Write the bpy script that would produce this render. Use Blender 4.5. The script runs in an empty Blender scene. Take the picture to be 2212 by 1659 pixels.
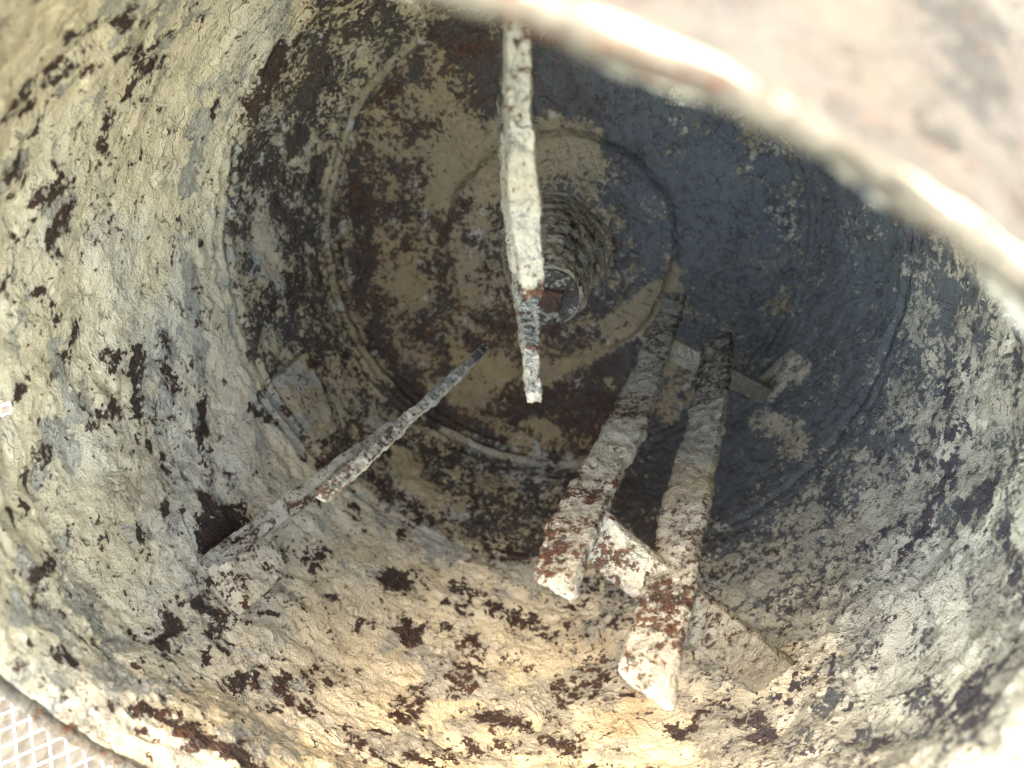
import bpy, math, random
import numpy as np
from mathutils import Matrix, Vector

# ------------------------------------------------------------------ camera, sky, sun, exposure
SC = bpy.context.scene
F = 1475.0                       # focal length in units of a 2212-wide picture
CAMZ = 0.84
PITCH = math.radians(62)
RT = np.array([1.0, 0, 0])
FW = np.array([0, math.cos(PITCH), -math.sin(PITCH)])
UP = np.array([0, math.sin(PITCH), math.cos(PITCH)])
cam = bpy.data.cameras.new('camera')
cam.sensor_width = 36.0
cam.lens = 36.0 * F / 2212.0
cam.clip_start = 0.01
cam.clip_end = 500
cam.dof.use_dof = True
cam.dof.focus_distance = 0.50
cam.dof.aperture_fstop = 5.2
cam_ob = bpy.data.objects.new('camera', cam)
SC.collection.objects.link(cam_ob)
cam_ob.location = (0, 0, CAMZ)
cam_ob.rotation_euler = (math.radians(90) - PITCH, 0, 0)
SC.camera = cam_ob

SUN_DIR = np.array([-0.28, 0.245, 0.95])   # sun widened and set high over the mouth to fill the lower wall; SUN_DIR /= np.linalg.norm(SUN_DIR)
world = bpy.data.worlds.new('World')
SC.world = world
world.use_nodes = True
wn = world.node_tree
sky = wn.nodes.new('ShaderNodeTexSky')
sky.sky_type = 'NISHITA'
sky.sun_disc = False
sky.sun_elevation = math.asin(SUN_DIR[2])
sky.sun_rotation = math.atan2(SUN_DIR[0], SUN_DIR[1])
bg = wn.nodes['Background']
bg.inputs['Strength'].default_value = 0.12
wn.links.new(sky.outputs['Color'], bg.inputs['Color'])
sl = bpy.data.lights.new('sun', 'SUN')
sl.energy = 0.5
sl.angle = math.radians(50)
sl.color = (1.0, 0.985, 0.95)
so = bpy.data.objects.new('sun', sl)
SC.collection.objects.link(so)
so.rotation_euler = Vector((-SUN_DIR[0], -SUN_DIR[1], -SUN_DIR[2])).to_track_quat('-Z', 'Y').to_euler()

SC.view_settings.view_transform = 'Standard'
SC.view_settings.look = 'None'
SC.view_settings.exposure = 5.2
SC.view_settings.use_white_balance = True      # set for open shade, as the phone did
SC.view_settings.white_balance_temperature = 11000
SC.view_settings.white_balance_tint = 12
SC.view_settings.gamma = 1.0
SC.view_settings.use_curve_mapping = False
SC.render.engine = 'CYCLES'
SC.cycles.use_denoising = True
SC.cycles.max_bounces = 8
SC.cycles.diffuse_bounces = 6
SC.cycles.glossy_bounces = 2
SC.cycles.caustics_reflective = False
SC.cycles.caustics_refractive = False
SC.cycles.sample_clamp_indirect = 6.0


def W(P):
    """viewing frame (right, down, forward) to world"""
    P = np.asarray(P, float)
    return P[..., 0:1] * RT - P[..., 1:2] * UP + P[..., 2:3] * FW + np.array([0, 0, CAMZ])


# ------------------------------------------------------------------ noise
_perm = np.random.default_rng(7).permutation(4096).astype(np.int64)
_g = np.random.default_rng(8).normal(size=(4096, 3)); _g /= np.linalg.norm(_g, axis=1)[:, None]


def perlin(P):
    P = np.asarray(P, float)
    i = np.floor(P).astype(np.int64); f = P - i
    u = f * f * f * (f * (f * 6 - 15) + 10)
    out = 0
    for dx in (0, 1):
        for dy in (0, 1):
            for dz in (0, 1):
                h = _perm[(i[:, 0] + dx) & 4095]
                h = _perm[(h + i[:, 1] + dy) & 4095]
                h = _perm[(h + i[:, 2] + dz) & 4095]
                g = _g[h]
                d = g[:, 0] * (f[:, 0] - dx) + g[:, 1] * (f[:, 1] - dy) + g[:, 2] * (f[:, 2] - dz)
                w = (u[:, 0] if dx else 1 - u[:, 0]) * (u[:, 1] if dy else 1 - u[:, 1]) * (u[:, 2] if dz else 1 - u[:, 2])
                out = out + d * w
    return out


def fbm(P, scale, octs=4, rough=0.5, seed=0.0):
    a, s, t = 1.0, scale, 0
    for k in range(octs):
        t = t + a * perlin(np.asarray(P) * s + seed + 17.3 * k)
        a *= rough; s *= 2.03
    return t


def sstep(a, b, x):
    t = np.clip((x - a) / (b - a), 0, 1)
    return t * t * (3 - 2 * t)


# ------------------------------------------------------------------ drum frame and profile
A_, B_ = 0.1383, -0.4331
AX = np.array([math.sin(A_) * math.cos(B_), math.sin(B_), math.cos(A_) * math.cos(B_)])
U_ = np.cross([0, 1, 0], AX); U_ /= np.linalg.norm(U_)
V_ = np.cross(AX, U_)
C0 = AX * 0.1919 + U_ * -0.0537 + V_ * 0.1896
# inner profile (depth from the mouth, radius)
PROF = np.array([(-0.000, .2018), (.012, .2045), (.024, .2105), (.045, .2265), (.070, .248), (.100, .270), (.150, .290),
                 (.210, .304), (.280, .312), (.340, .3125), (.400, .3085), (.4076, .3067), (.4120, .3030), (.440, .2985),
                 (.480, .288), (.520, .2745), (.5560, .2605), (.5652, .2568), (.5720, .249), (.5755, .225), (.577, .18),
                 (.579, .139), (.5775, .132), (.5680, .1235), (.566, .11), (.564, .090), (.556, .076)])
ZS, RS = PROF[:18, 0], PROF[:18, 1]
MOUTH = dict(z=-.0229, cx=-.017, cy=-.002, tx=-.0766, ty=.2157)


def drum_pt(th, z, r, extra=0.0):
    """point of the drum in the viewing frame; the mouth is slightly bent out of true"""
    w = 1 - sstep(0.0, 0.20, z)
    c, s = np.cos(th), np.sin(th)
    dth = (th - 1.43 * np.pi + np.pi) % (2 * np.pi) - np.pi
    rr = r + w * (0.022 * np.exp(-(dth / 0.30) ** 2) + .0075 * np.exp(-((dth - .41 * np.pi) / .32) ** 2) + .0095 * np.exp(-((dth + .56 * np.pi) / .35) ** 2)) + extra
    zz = z + w * (MOUTH['z'] + (MOUTH['tx'] * c + MOUTH['ty'] * s) * rr)
    x = rr * c + w * MOUTH['cx']; y = rr * s + w * MOUTH['cy']
    return C0 + zz[..., None] * AX + x[..., None] * U_ + y[..., None] * V_


def ray(px, py):
    return np.stack([(np.asarray(px, float) - 1106) / F, (np.asarray(py, float) - 829.5) / F, np.ones_like(np.asarray(px, float))], -1)


def unproj(px, py):
    """where the line of sight through a picture point meets the drum wall: point, inward normal"""
    px = np.asarray(px, float); d = ray(px, py); shp = d.shape[:-1]; d = d.reshape(-1, 3)
    ts = np.linspace(0.2, 1.1, 1200)
    P = d[:, None] * ts[None, :, None] - C0
    z = P @ AX; x = P @ U_; y = P @ V_
    r = np.hypot(x, y)
    w = 1 - sstep(0, .2, z)
    r = np.hypot(x - w * MOUTH['cx'], y - w * MOUTH['cy'])
    zz = z - w * (MOUTH['z'] + MOUTH['tx'] * x + MOUTH['ty'] * y)
    out = ((r > np.interp(zz, ZS, RS)) & (zz > 0.03)) | (zz > 0.577)
    k = np.argmax(out, 1); t = ts[k]
    P = d * t[:, None]
    q = P - C0; z = q @ AX; x = q @ U_; y = q @ V_; r = np.hypot(x, y)
    slope = (np.interp(z + .01, ZS, RS) - np.interp(z - .01, ZS, RS)) / .02
    n = -(x / r)[:, None] * U_ - (y / r)[:, None] * V_ + slope[:, None] * AX
    n = np.where((z > .574)[:, None], -AX[None], n)
    n /= np.linalg.norm(n, axis=1)[:, None]
    return P.reshape(shp + (3,)), n.reshape(shp + (3,)), t.reshape(shp)


# ------------------------------------------------------------------ stains and painted paddle shadows: capsules lying on the drum wall
#   x0, y0, x1, y1, radius, strength   (picture units give the place on the wall, everything is kept in metres after that)
DARK = [
 (0,210,130,150,34,.62),(150,60,330,10,30,.60),(60,220,0,250,20,.6),(290,130,360,60,20,.55),(300,95,230,115,14,.5),(330,120,260,200,18,.45),
 (545,230,600,110,26,.85),(600,110,640,85,12,.8),(560,210,540,240,12,.8),(585,165,640,110,10,.5),
 (65,430,120,400,30,.55),(100,500,150,440,30,.72),(235,500,245,470,12,.7),(20,345,0,370,20,.72),(70,290,85,260,16,.55),(0,600,5,650,16,.6),
 (120,690,100,660,16,.65),(60,630,75,625,12,.6),(205,350,215,250,20,.55),(295,210,300,205,6,.8),(345,240,350,240,6,.9),
 (295,760,290,900,19,.80),(300,900,310,960,22,.6),(350,740,365,850,24,.64),(430,885,437,925,17,.85),(150,780,170,700,18,.62),(215,770,230,760,12,.6),
 (100,970,60,1030,30,.58),(20,850,40,835,16,.8),(120,800,90,820,14,.5),(190,920,240,880,16,.6),(350,990,360,1010,14,.7),(420,930,430,970,12,.6),
 (25,1110,50,1090,22,.70),(110,1200,90,1290,26,.68),(270,1080,290,1130,14,.62),(300,1150,310,1200,16,.58),(345,1110,350,1090,10,.6),
 (120,1020,130,1060,16,.55),(230,800,260,760,12,.45),(40,1390,60,1380,14,.65),(130,1450,150,1400,26,.72),(205,1390,230,1360,16,.65),
 (290,1350,320,1380,20,.66),(380,1350,360,1400,34,.76),(460,1360,500,1330,22,.62),(450,1400,440,1430,14,.7),(560,1330,590,1330,16,.55),
 (430,1300,470,1330,20,.66),(440,1280,470,1230,14,.6),(490,1480,540,1470,26,.60),(600,1490,660,1540,30,.66),(690,1200,660,1220,22,.52),
 (460,1150,510,1120,36,.95),(500,1110,450,1170,30,.95),(545,1190,620,1200,16,.55),(850,1255,865,1262,26,.98),(868,1345,890,1390,18,.72),(950,1350,975,1375,14,.66),  # first two capsules paint the left paddle's shadow on the wall
 (985,1270,1020,1290,20,.62),(1060,1310,1140,1340,28,.58),(1010,1400,1000,1480,30,.74),(900,1500,870,1540,32,.62),(1050,1540,1130,1570,28,.66),
 (780,1340,770,1370,10,.66),(715,1295,740,1310,14,.5),(1240,1480,1290,1450,44,.62),(1200,1390,1150,1350,24,.45),(1500,1560,1480,1590,20,.75),(1610,1560,1660,1600,28,.6),
 (1700,1500,1740,1440,34,.72),(1720,1410,1690,1480,16,.7),(1640,1550,1620,1580,14,.7),(1450,1580,1520,1540,20,.7),
 (1480,1330,1490,1300,10,.5),(1890,1450,1895,1420,10,.8),(1800,1460,1810,1420,9,.8),(1870,1655,1900,1600,20,.7),(2000,1500,2120,1560,60,.60),(2100,1480,2180,1640,60,.62),
 (2150,1060,2110,1100,34,.80),(2060,1000,1990,1140,30,.70),(1980,1000,2000,980,10,.8),(2180,1150,2212,1300,24,.66),(2110,1240,2100,1300,10,.5),(1950,1130,1870,1180,16,.52),
 (2020,1060,1960,1190,18,.62),(2190,720,2200,1000,14,.62),(2200,640,2205,700,14,.6),(100,1480,330,1580,14,.55),(330,1560,560,1659,26,.74),(230,1520,420,1610,14,.66),
 (700,1010,760,990,20,.66),(800,1040,900,1100,22,.62),(850,1160,900,1120,14,.55),(1040,1180,1120,1200,24,.52),(620,880,700,960,14,.7),(540,880,600,920,14,.6),
 (900,1640,1100,1600,30,.5),(1180,1600,1250,1640,24,.5),(690,1420,780,1450,10,.4),
]
BLACK = [   # bare dark steel and old cement; paddle shadows and a glare-veiled right painted in
 (690,130,640,290,52,.74),(620,470,670,520,42,.72),(680,350,690,600,30,.66),(560,640,545,760,20,.58),(520,560,600,640,40,.52),(580,700,620,720,24,.66),
 (800,60,950,60,50,.66),(1000,60,1080,180,90,.80),(900,130,760,330,36,.66),(1120,250,1200,140,60,.85),(1250,200,1400,330,110,.95),
 (1350,400,1420,560,62,.80),(1330,430,1400,430,56,.80),(1500,350,1560,600,110,.90),(1600,450,1640,400,80,.8),(1480,720,1560,760,60,.85),(1560,620,1620,700,70,.85),
 (1650,600,1680,300,60,.72),(1730,560,1760,360,60,.60),(1800,420,1850,600,50,.62),(1880,460,1900,560,40,.6),(1780,700,1800,900,50,.58),(1880,700,1900,820,40,.56),
 (1000,440,1040,560,30,.72),(1030,430,1060,480,24,.7),(880,450,860,560,44,.56),(900,620,920,720,36,.62),(780,400,790,620,40,.76),(790,620,830,760,36,.80),(940,380,980,360,24,.6),
 (1100,700,1160,760,22,.62),(1010,720,1080,780,22,.6),(1200,745,1280,740,24,.80),(1060,850,1120,830,30,.62),(1130,880,1330,870,60,.84),(1300,800,1340,780,44,.84),(1160,930,1300,930,26,.6),
 (860,850,940,900,46,.85),(850,840,880,830,34,1.),(980,795,860,850,18,.8),(830,760,900,850,34,.8),(950,900,1080,960,30,.62),(1050,1000,1250,1020,40,.60),(930,980,1000,1040,22,.5),(1180,1060,1280,1120,36,.6),(1350,1000,1400,1080,50,.85),(1380,850,1420,950,34,.8),  # strongest capsules here paint the far strap's shadow
 (1560,1060,1640,960,44,.66),(1580,1160,1700,1080,40,.66),(1760,1020,1860,940,26,.56),(1540,1180,1560,1100,30,.7),(1620,1180,1690,1150,24,.5),(1300,630,1320,640,14,.5),(1250,705,1310,640,14,.5),
 (1060,600,1080,660,12,.5),(730,480,735,620,14,.5),(1700,800,1720,900,30,.5),(600,780,560,860,16,.55),
]
GREY = [
 (90,420,130,380,44,.62),(120,790,170,900,50,.60),(110,930,150,980,50,.78),(60,1300,130,1330,60,.6),(360,760,350,860,34,.7),(400,520,430,760,40,.50),(430,260,400,400,46,.66),(560,150,500,330,30,.4),
 (300,1180,260,1110,50,.5),(350,1480,250,1440,60,.62),(560,1520,620,1480,60,.60),(660,1600,500,1600,60,.6),(900,1440,1060,1480,70,.70),(800,1600,900,1640,60,.6),(1000,1560,1160,1500,60,.6),
 (640,940,560,860,46,.70),(760,1060,900,1130,40,.66),(960,1200,1180,1220,50,.62),(1260,1250,1150,1230,60,.62),(1300,1350,1450,1420,70,.62),(1240,1480,1300,1460,60,.8),(1640,1350,1800,1380,50,.55),(1640,1250,1720,1330,50,.75),
 (1850,1300,1980,1250,50,.60),(1960,1500,2060,1400,50,.5),(2080,1360,2190,1350,40,.5),(600,620,560,540,50,.6),(490,560,500,700,34,.62),
 (1700,950,1860,1000,90,.60),(1820,500,1900,900,90,.72),(1960,560,2060,760,70,.70),(2050,760,2120,900,60,.5),(1980,900,1900,1060,60,.5),(1620,850,1600,1200,90,.6),(80,1440,280,1540,40,.5),
 (1380,900,1400,1000,60,.6),(1100,980,1300,1100,90,.6),(700,950,640,860,40,.5),(1100,1640,1200,1560,60,.5),(1560,1640,1700,1620,50,.5),(330,1320,250,1200,30,.4),
]
CLEAN = [
 (1000,340,1060,330,60,.8),(1180,310,1260,330,50,1.),(1000,300,960,420,40,.6),(860,580,900,640,34,.5),(1020,560,1020,640,26,.6),(1330,680,1430,640,36,.9),(1200,800,1350,720,16,.8),
 (1430,560,1450,600,18,.8),(1080,800,1000,780,30,.6),(1000,860,1050,840,24,.5),(250,1080,240,1000,50,.8),(250,1250,350,1250,60,.8),(600,1420,850,1480,60,.5),(900,1300,1000,1440,40,.5),
 (760,1180,850,1180,40,.8),(1100,1450,1180,1420,50,.7),(1300,1560,1400,1560,60,.6),(2050,1280,2080,1450,50,.9),(1950,1380,1960,1350,50,.6),(1900,1460,1990,1440,50,.6),(1460,1440,1500,1480,30,.3),
 (250,600,330,350,80,.8),(400,100,560,30,50,.6),(130,280,180,420,60,.6),(950,200,985,260,20,.4),(900,1060,950,1080,20,.5),(1150,910,1200,930,18,.6),(860,1000,930,1080,30,.6),(580,560,560,480,30,.5),
 (1640,910,1720,960,30,.5),(1700,830,1740,800,18,.5),
]
TAN = [(1340,1560,1400,1500,44,.9),(880,1000,960,1090,50,.9),(760,960,860,1000,50,.7),(1080,830,980,760,40,.6),(300,1040,240,1180,70,.45),(1250,1380,1350,1450,50,.4),(900,1240,760,1200,60,.35),
       (900,560,860,680,50,.6),(680,1280,800,1420,90,.3),(1060,940,1260,960,30,.5)]
RUST = [(850,880,840,900,16,1.),(790,560,800,660,40,.8),(840,620,900,720,50,.5),(880,600,860,500,40,.5),(1090,500,1100,720,40,.4),(600,1500,650,1530,30,.8),(700,1000,760,980,20,.8),(1010,1400,1000,1480,30,.5),
        (260,1530,450,1620,26,.7),(640,880,700,940,14,.9),(1480,1550,1500,1580,20,.8),(450,1260,520,1330,30,.7),(1300,600,1330,660,20,.6),(1250,430,1290,520,16,.6),(950,1030,1020,1040,14,.5),(0,170,120,130,30,.4)]


def capsule_field(P, caps, soft=1.9):
    out = np.zeros(len(P))
    a = np.array(caps, float)
    P0, _, t0 = unproj(a[:, 0], a[:, 1]); P1, _, t1 = unproj(a[:, 2], a[:, 3])
    for k in range(len(a)):
        r = a[k, 4] * 0.5 * (t0[k] + t1[k]) / F * 1.10
        c = 0.5 * (P0[k] + P1[k]); R = np.linalg.norm(P1[k] - P0[k]) / 2 + r * soft
        near = np.nonzero(((P - c) ** 2).sum(1) < R * R)[0]
        if not len(near): continue
        q = P[near]; ab = P1[k] - P0[k]; L = ab @ ab
        s = np.clip(((q - P0[k]) @ ab) / max(L, 1e-9), 0, 1)
        d = np.linalg.norm(q - P0[k] - s[:, None] * ab, axis=1) / r
        v = np.clip(a[k, 5] * .68 + .20, 0, 1) * (1 - sstep(0.1, soft, d))
        out[near] = np.maximum(out[near], v)
    return out


_rs = np.random.default_rng(21)


def _make_scatter():
    n = 1300
    th = _rs.uniform(0, 2 * np.pi, n); z = _rs.uniform(.01, .50, n)
    r = np.interp(z, ZS, RS)
    P = drum_pt(th, z, r)
    keep = fbm(P, 9, 3, .6, 77.) + _rs.normal(0, .05, n) > .18
    th, z, P = th[keep], z[keep], P[keep]
    L_ = _rs.uniform(0, .011, len(th)); sl = _rs.normal(0, .9, len(th))
    P2 = drum_pt(th + L_ / .28, z + L_ * sl, np.interp(z + L_ * sl, ZS, RS))
    rad = _rs.exponential(.0020, len(th)) + .0013
    st = _rs.uniform(.45, .95, len(th))
    return P, P2, np.minimum(rad, .009), st


SCAT = _make_scatter()


def scatter_field(P):
    out = np.zeros(len(P))
    lo, hi = P.min(0) - .03, P.max(0) + .03
    order = np.argsort(P[:, 0]); xs = P[order, 0]
    for a, b, r, s_ in zip(*SCAT):
        R = np.linalg.norm(b - a) / 2 + r * 2.1; c = (a + b) / 2
        i0, i1 = np.searchsorted(xs, [c[0] - R, c[0] + R])
        idx = order[i0:i1]
        if not len(idx): continue
        q = P[idx]; m = ((q - c) ** 2).sum(1) < R * R
        if not m.any(): continue
        idx = idx[m]; q = q[m]; ab = b - a
        s = np.clip(((q - a) @ ab) / max(ab @ ab, 1e-9), 0, 1)
        d = np.linalg.norm(q - a - s[:, None] * ab, axis=1) / r
        out[idx] = np.maximum(out[idx], s_ * (1 - sstep(.2, 2.1, d)))
    return out


# ------------------------------------------------------------------ materials
def nd(nt, t, **kw):
    n = nt.nodes.new(t)
    for k, v in kw.items():
        if k in n.inputs: n.inputs[k].default_value = v
        else: setattr(n, k, v)
    return n


def mort(name, vary=1.0, cream=(.60, .52, .365), cream2=(.51, .44, .315), scale=1.0, bump=1.0, rustmul=1.0, fine=1.0):
    """splashed mortar over rusty steel. Layers are cut out by noise against the painted coverage."""
    m = bpy.data.materials.new(name); m.use_nodes = True
    nt = m.node_tree; L = nt.links.new
    bs = nt.nodes['Principled BSDF']
    tc = nd(nt, 'ShaderNodeTexCoord')
    co = tc.outputs['Object']

    def noise(s, detail=8, rough=.6, dist=0.0, off=0.0):
        mp = nd(nt, 'ShaderNodeMapping'); mp.inputs['Location'].default_value = (off, off * .7, -off)
        L(co, mp.inputs['Vector'])
        n = nd(nt, 'ShaderNodeTexNoise'); n.inputs['Scale'].default_value = s * scale
        n.inputs['Detail'].default_value = detail; n.inputs['Roughness'].default_value = rough; n.inputs['Distortion'].default_value = dist
        L(mp.outputs[0], n.inputs['Vector']); return n.outputs['Fac']

    def math_(op, a, b=None, c=None):
        n = nd(nt, 'ShaderNodeMath', operation=op)
        for i, v in enumerate((a, b, c)):
            if v is None: continue
            if isinstance(v, (int, float)): n.inputs[i].default_value = v
            else: L(v, n.inputs[i])
        return n.outputs[0]

    def rng(v, a, b, c=0., d=1., smooth=True):
        n = nd(nt, 'ShaderNodeMapRange'); n.interpolation_type = 'SMOOTHSTEP' if smooth else 'LINEAR'
        L(v, n.inputs['Value'])
        for k, x in zip(('From Min', 'From Max', 'To Min', 'To Max'), (a, b, c, d)): n.inputs[k].default_value = x
        return n.outputs['Result']

    def mix(f, a, b):
        n = nd(nt, 'ShaderNodeMix', data_type='RGBA')
        if isinstance(f, (int, float)): n.inputs[0].default_value = f
        else: L(f, n.inputs[0])
        for i, v in ((6, a), (7, b)):
            if isinstance(v, tuple): n.inputs[i].default_value = v + (1,)
            else: L(v, n.inputs[i])
        return n.outputs[2]

    def attr(nm):
        a = nd(nt, 'ShaderNodeAttribute'); a.attribute_name = nm
        s = nd(nt, 'ShaderNodeSeparateColor'); L(a.outputs['Color'], s.inputs[0]); return list(s.outputs) + [a.outputs['Alpha']]
    p1, p2 = attr('paint'), attr('paint_b')
    dark, black, grey = p1[0], p1[1], p1[2]
    tan, rust, glare_cool = p2[0], p2[1], p2[2]  # third channel puts bluish lens glare into the wall colour

    big = rng(noise(20, 6, .62, .4), .30, .70, smooth=False)
    med = rng(noise(62, 6, .66, .3, 3.1), .30, .70, smooth=False)
    fin = rng(noise(230, 4, .7, .2, 5.7), .28, .72, smooth=False)
    mic = noise(900, 2, .7, 0, 1.7)
    mn = rng(noise(95, 5, .66, .3, 71.), .30, .70, smooth=False)
    n1 = math_('ADD', math_('MULTIPLY', big, .22), math_('ADD', math_('MULTIPLY', mn, .44), math_('MULTIPLY', fin, .34)))
    n1 = math_('ADD', math_('MULTIPLY', math_('SUBTRACT', n1, .5), 1.9), .5)
    big2 = rng(noise(26, 6, .60, .5, 9.2), .30, .70, smooth=False)
    n2 = math_('ADD', math_('MULTIPLY', big2, .55), math_('ADD', math_('MULTIPLY', med, .27), math_('MULTIPLY', fin, .18)))
    big3 = rng(noise(34, 6, .6, .3, 13.2), .30, .70, smooth=False)
    n3 = math_('ADD', math_('MULTIPLY', big3, .34), math_('ADD', math_('MULTIPLY', fin, .34), math_('MULTIPLY', rng(noise(120, 4, .7, .2, 21.), .3, .7, smooth=False), .32)))
    n3 = math_('ADD', math_('MULTIPLY', math_('SUBTRACT', n3, .5), 1.35), .5)

    mD = rng(math_('SUBTRACT', math_('ADD', dark, n1), 1.0), -.012, .02)
    spk = math_('ADD', math_('MULTIPLY', mn, .65), math_('MULTIPLY', fin, .35))
    spk = math_('ADD', math_('MULTIPLY', math_('SUBTRACT', spk, .5), 1.6), .5)
    mS = rng(math_('SUBTRACT', math_('ADD', math_('MULTIPLY', dark, .62), spk), 1.0), -.01, .04)
    mD = math_('MAXIMUM', mD, mS)
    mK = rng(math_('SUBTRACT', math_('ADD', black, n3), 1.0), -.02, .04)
    mG = rng(math_('SUBTRACT', math_('ADD', grey, n2), 1.0), -.02, .03)
    halo = rng(math_('SUBTRACT', math_('ADD', dark, n1), 1.0), -.26, .0)

    c = mix(rng(big3, .1, .9), cream, cream2)
    c = mix(math_('MULTIPLY', rng(noise(11, 5, .6, .4, 31.), .40, .64), .55), c, (cream[0] * .84, cream[0] * .82, cream[0] * .73))
    c = mix(math_('MULTIPLY', rng(fin, .35, .9), .35), c, tuple(min(.8, x * 1.25) for x in cream))
    c = mix(math_('MULTIPLY', rng(mic, .50, .30), .30 * fine), c, (.17, .155, .125))
    c = mix(math_('MULTIPLY', glare_cool, .8), c, (cream[0] * .84, cream[0] * .86, cream[0] * .76))
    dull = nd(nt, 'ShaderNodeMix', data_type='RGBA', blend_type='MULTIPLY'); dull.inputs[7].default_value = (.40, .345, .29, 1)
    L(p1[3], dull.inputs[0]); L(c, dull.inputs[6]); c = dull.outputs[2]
    c = mix(math_('MULTIPLY', tan, rng(med, .1, .8, .45, .95)), c, (.27, .19, .095))
    gs = min(1.0, cream[0] / .52)
    gcol = mix(rng(med, .2, .8), (.23 * gs, .23 * gs, .205 * gs), (.32 * gs, .315 * gs, .275 * gs))
    gcol = mix(math_('MULTIPLY', rng(mic, .42, .66), .5), gcol, (.34 * gs, .32 * gs, .26 * gs))
    c = mix(math_('MULTIPLY', mG, .86), c, gcol)
    c = mix(math_('MULTIPLY', halo, math_('MULTIPLY', rng(big2, .2, .7), .72)), c, (.19 * gs, .175 * gs, .15 * gs))
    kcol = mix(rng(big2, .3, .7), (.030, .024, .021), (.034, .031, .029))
    kcol = mix(math_('MULTIPLY', glare_cool, .92), kcol, (.072, .091, .106))
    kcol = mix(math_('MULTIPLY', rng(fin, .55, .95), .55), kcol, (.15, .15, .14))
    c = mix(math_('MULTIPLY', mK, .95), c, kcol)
    # patches: purple brown scale, brighter rust in the rusty places, crumbs of mortar left on them
    dcol = mix(rng(big3, .2, .8), (.036, .022, .017), (.031, .025, .024))
    dcol = mix(math_('MULTIPLY', rng(fin, .45, .85), .6), dcol, (.060, .029, .019))
    dcol = mix(math_('MULTIPLY', rng(mic, .60, .72), .45), dcol, (.20, .17, .13))
    dcol = mix(math_('MULTIPLY', glare_cool, .75), dcol, (.070, .072, .095))
    c = mix(mD, c, dcol)
    rm = math_('MULTIPLY', math_('MULTIPLY', rust, math_('MAXIMUM', math_('MULTIPLY', mD, .8), math_('MULTIPLY', mK, .75))), rng(med, .25, .75))
    c = mix(rm, c, (.070, .026, .015))
    rh = math_('MULTIPLY', math_('MULTIPLY', halo, rust), math_('MULTIPLY', rng(fin, .45, .8), .65 * rustmul))
    c = mix(rh, c, (.17, .070, .030))
    # hairline cracks and broken mortar edges
    vw = nd(nt, 'ShaderNodeTexVoronoi'); vw.feature = 'DISTANCE_TO_EDGE'; vw.inputs['Scale'].default_value = 13 * scale
    wv = nd(nt, 'ShaderNodeVectorMath', operation='ADD')
    nz = nd(nt, 'ShaderNodeTexNoise'); nz.inputs['Scale'].default_value = 28 * scale; nz.inputs['Detail'].default_value = 9; nz.inputs['Roughness'].default_value = .7
    L(co, nz.inputs['Vector'])
    sc_ = nd(nt, 'ShaderNodeVectorMath', operation='SCALE'); L(nz.outputs['Color'], sc_.inputs[0]); sc_.inputs['Scale'].default_value = .10 / scale
    L(co, wv.inputs[0]); L(sc_.outputs[0], wv.inputs[1]); L(wv.outputs[0], vw.inputs['Vector'])
    crk = math_('MULTIPLY', rng(vw.outputs['Distance'], .008, .0), rng(noise(8, 3, .5, 0, 44.), .50, .60))
    c = mix(math_('MULTIPLY', crk, .75), c, (.09, .08, .065))
    L(c, bs.inputs['Base Color'])
    rg = mix(math_('MAXIMUM', mD, mK), (.93, .93, .93), (.70, .70, .70))
    L(rg, bs.inputs['Roughness'])
    bs.inputs['Specular IOR Level'].default_value = .25
    # relief
    flake = rng(rng(noise(16, 5, .62, .6, 61.), .3, .7, smooth=False), .50, .53)
    flake2 = rng(rng(noise(24, 5, .62, .6, 81.), .3, .7, smooth=False), .60, .62)
    h = math_('MULTIPLY', fin, math_('ADD', math_('MULTIPLY', rng(big2, .2, .8), .75), .2))
    h = math_('ADD', h, math_('MULTIPLY', mic, .70 * fine))
    h = math_('ADD', h, math_('MULTIPLY', med, math_('ADD', math_('MULTIPLY', rng(big, .2, .8), 1.1), .35)))
    h = math_('ADD', h, math_('MULTIPLY', math_('ADD', flake, flake2), .95))
    h = math_('SUBTRACT', h, math_('MULTIPLY', mG, .5))
    h = math_('SUBTRACT', h, math_('MULTIPLY', mD, .9))
    h = math_('SUBTRACT', h, math_('MULTIPLY', mK, .6))
    h = math_('SUBTRACT', h, math_('MULTIPLY', crk, 1.0))
    bp = nd(nt, 'ShaderNodeBump'); bp.inputs['Strength'].default_value = .95; bp.inputs['Distance'].default_value = .0019 * bump
    L(h, bp.inputs['Height']); L(bp.outputs[0], bs.inputs['Normal'])
    return m


M_DRUM = mort('splashed_mortar_on_drum')
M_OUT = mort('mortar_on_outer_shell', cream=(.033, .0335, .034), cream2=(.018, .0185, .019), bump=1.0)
M_BAR = mort('mortar_on_paddle', cream=(.36, .33, .25), cream2=(.29, .265, .205), scale=1.5, bump=1.1, rustmul=1.0)
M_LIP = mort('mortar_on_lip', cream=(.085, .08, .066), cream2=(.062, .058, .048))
M_HUB = mort('mortar_on_hub', cream=(.40, .36, .275), cream2=(.31, .28, .215), bump=1.2)


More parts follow.
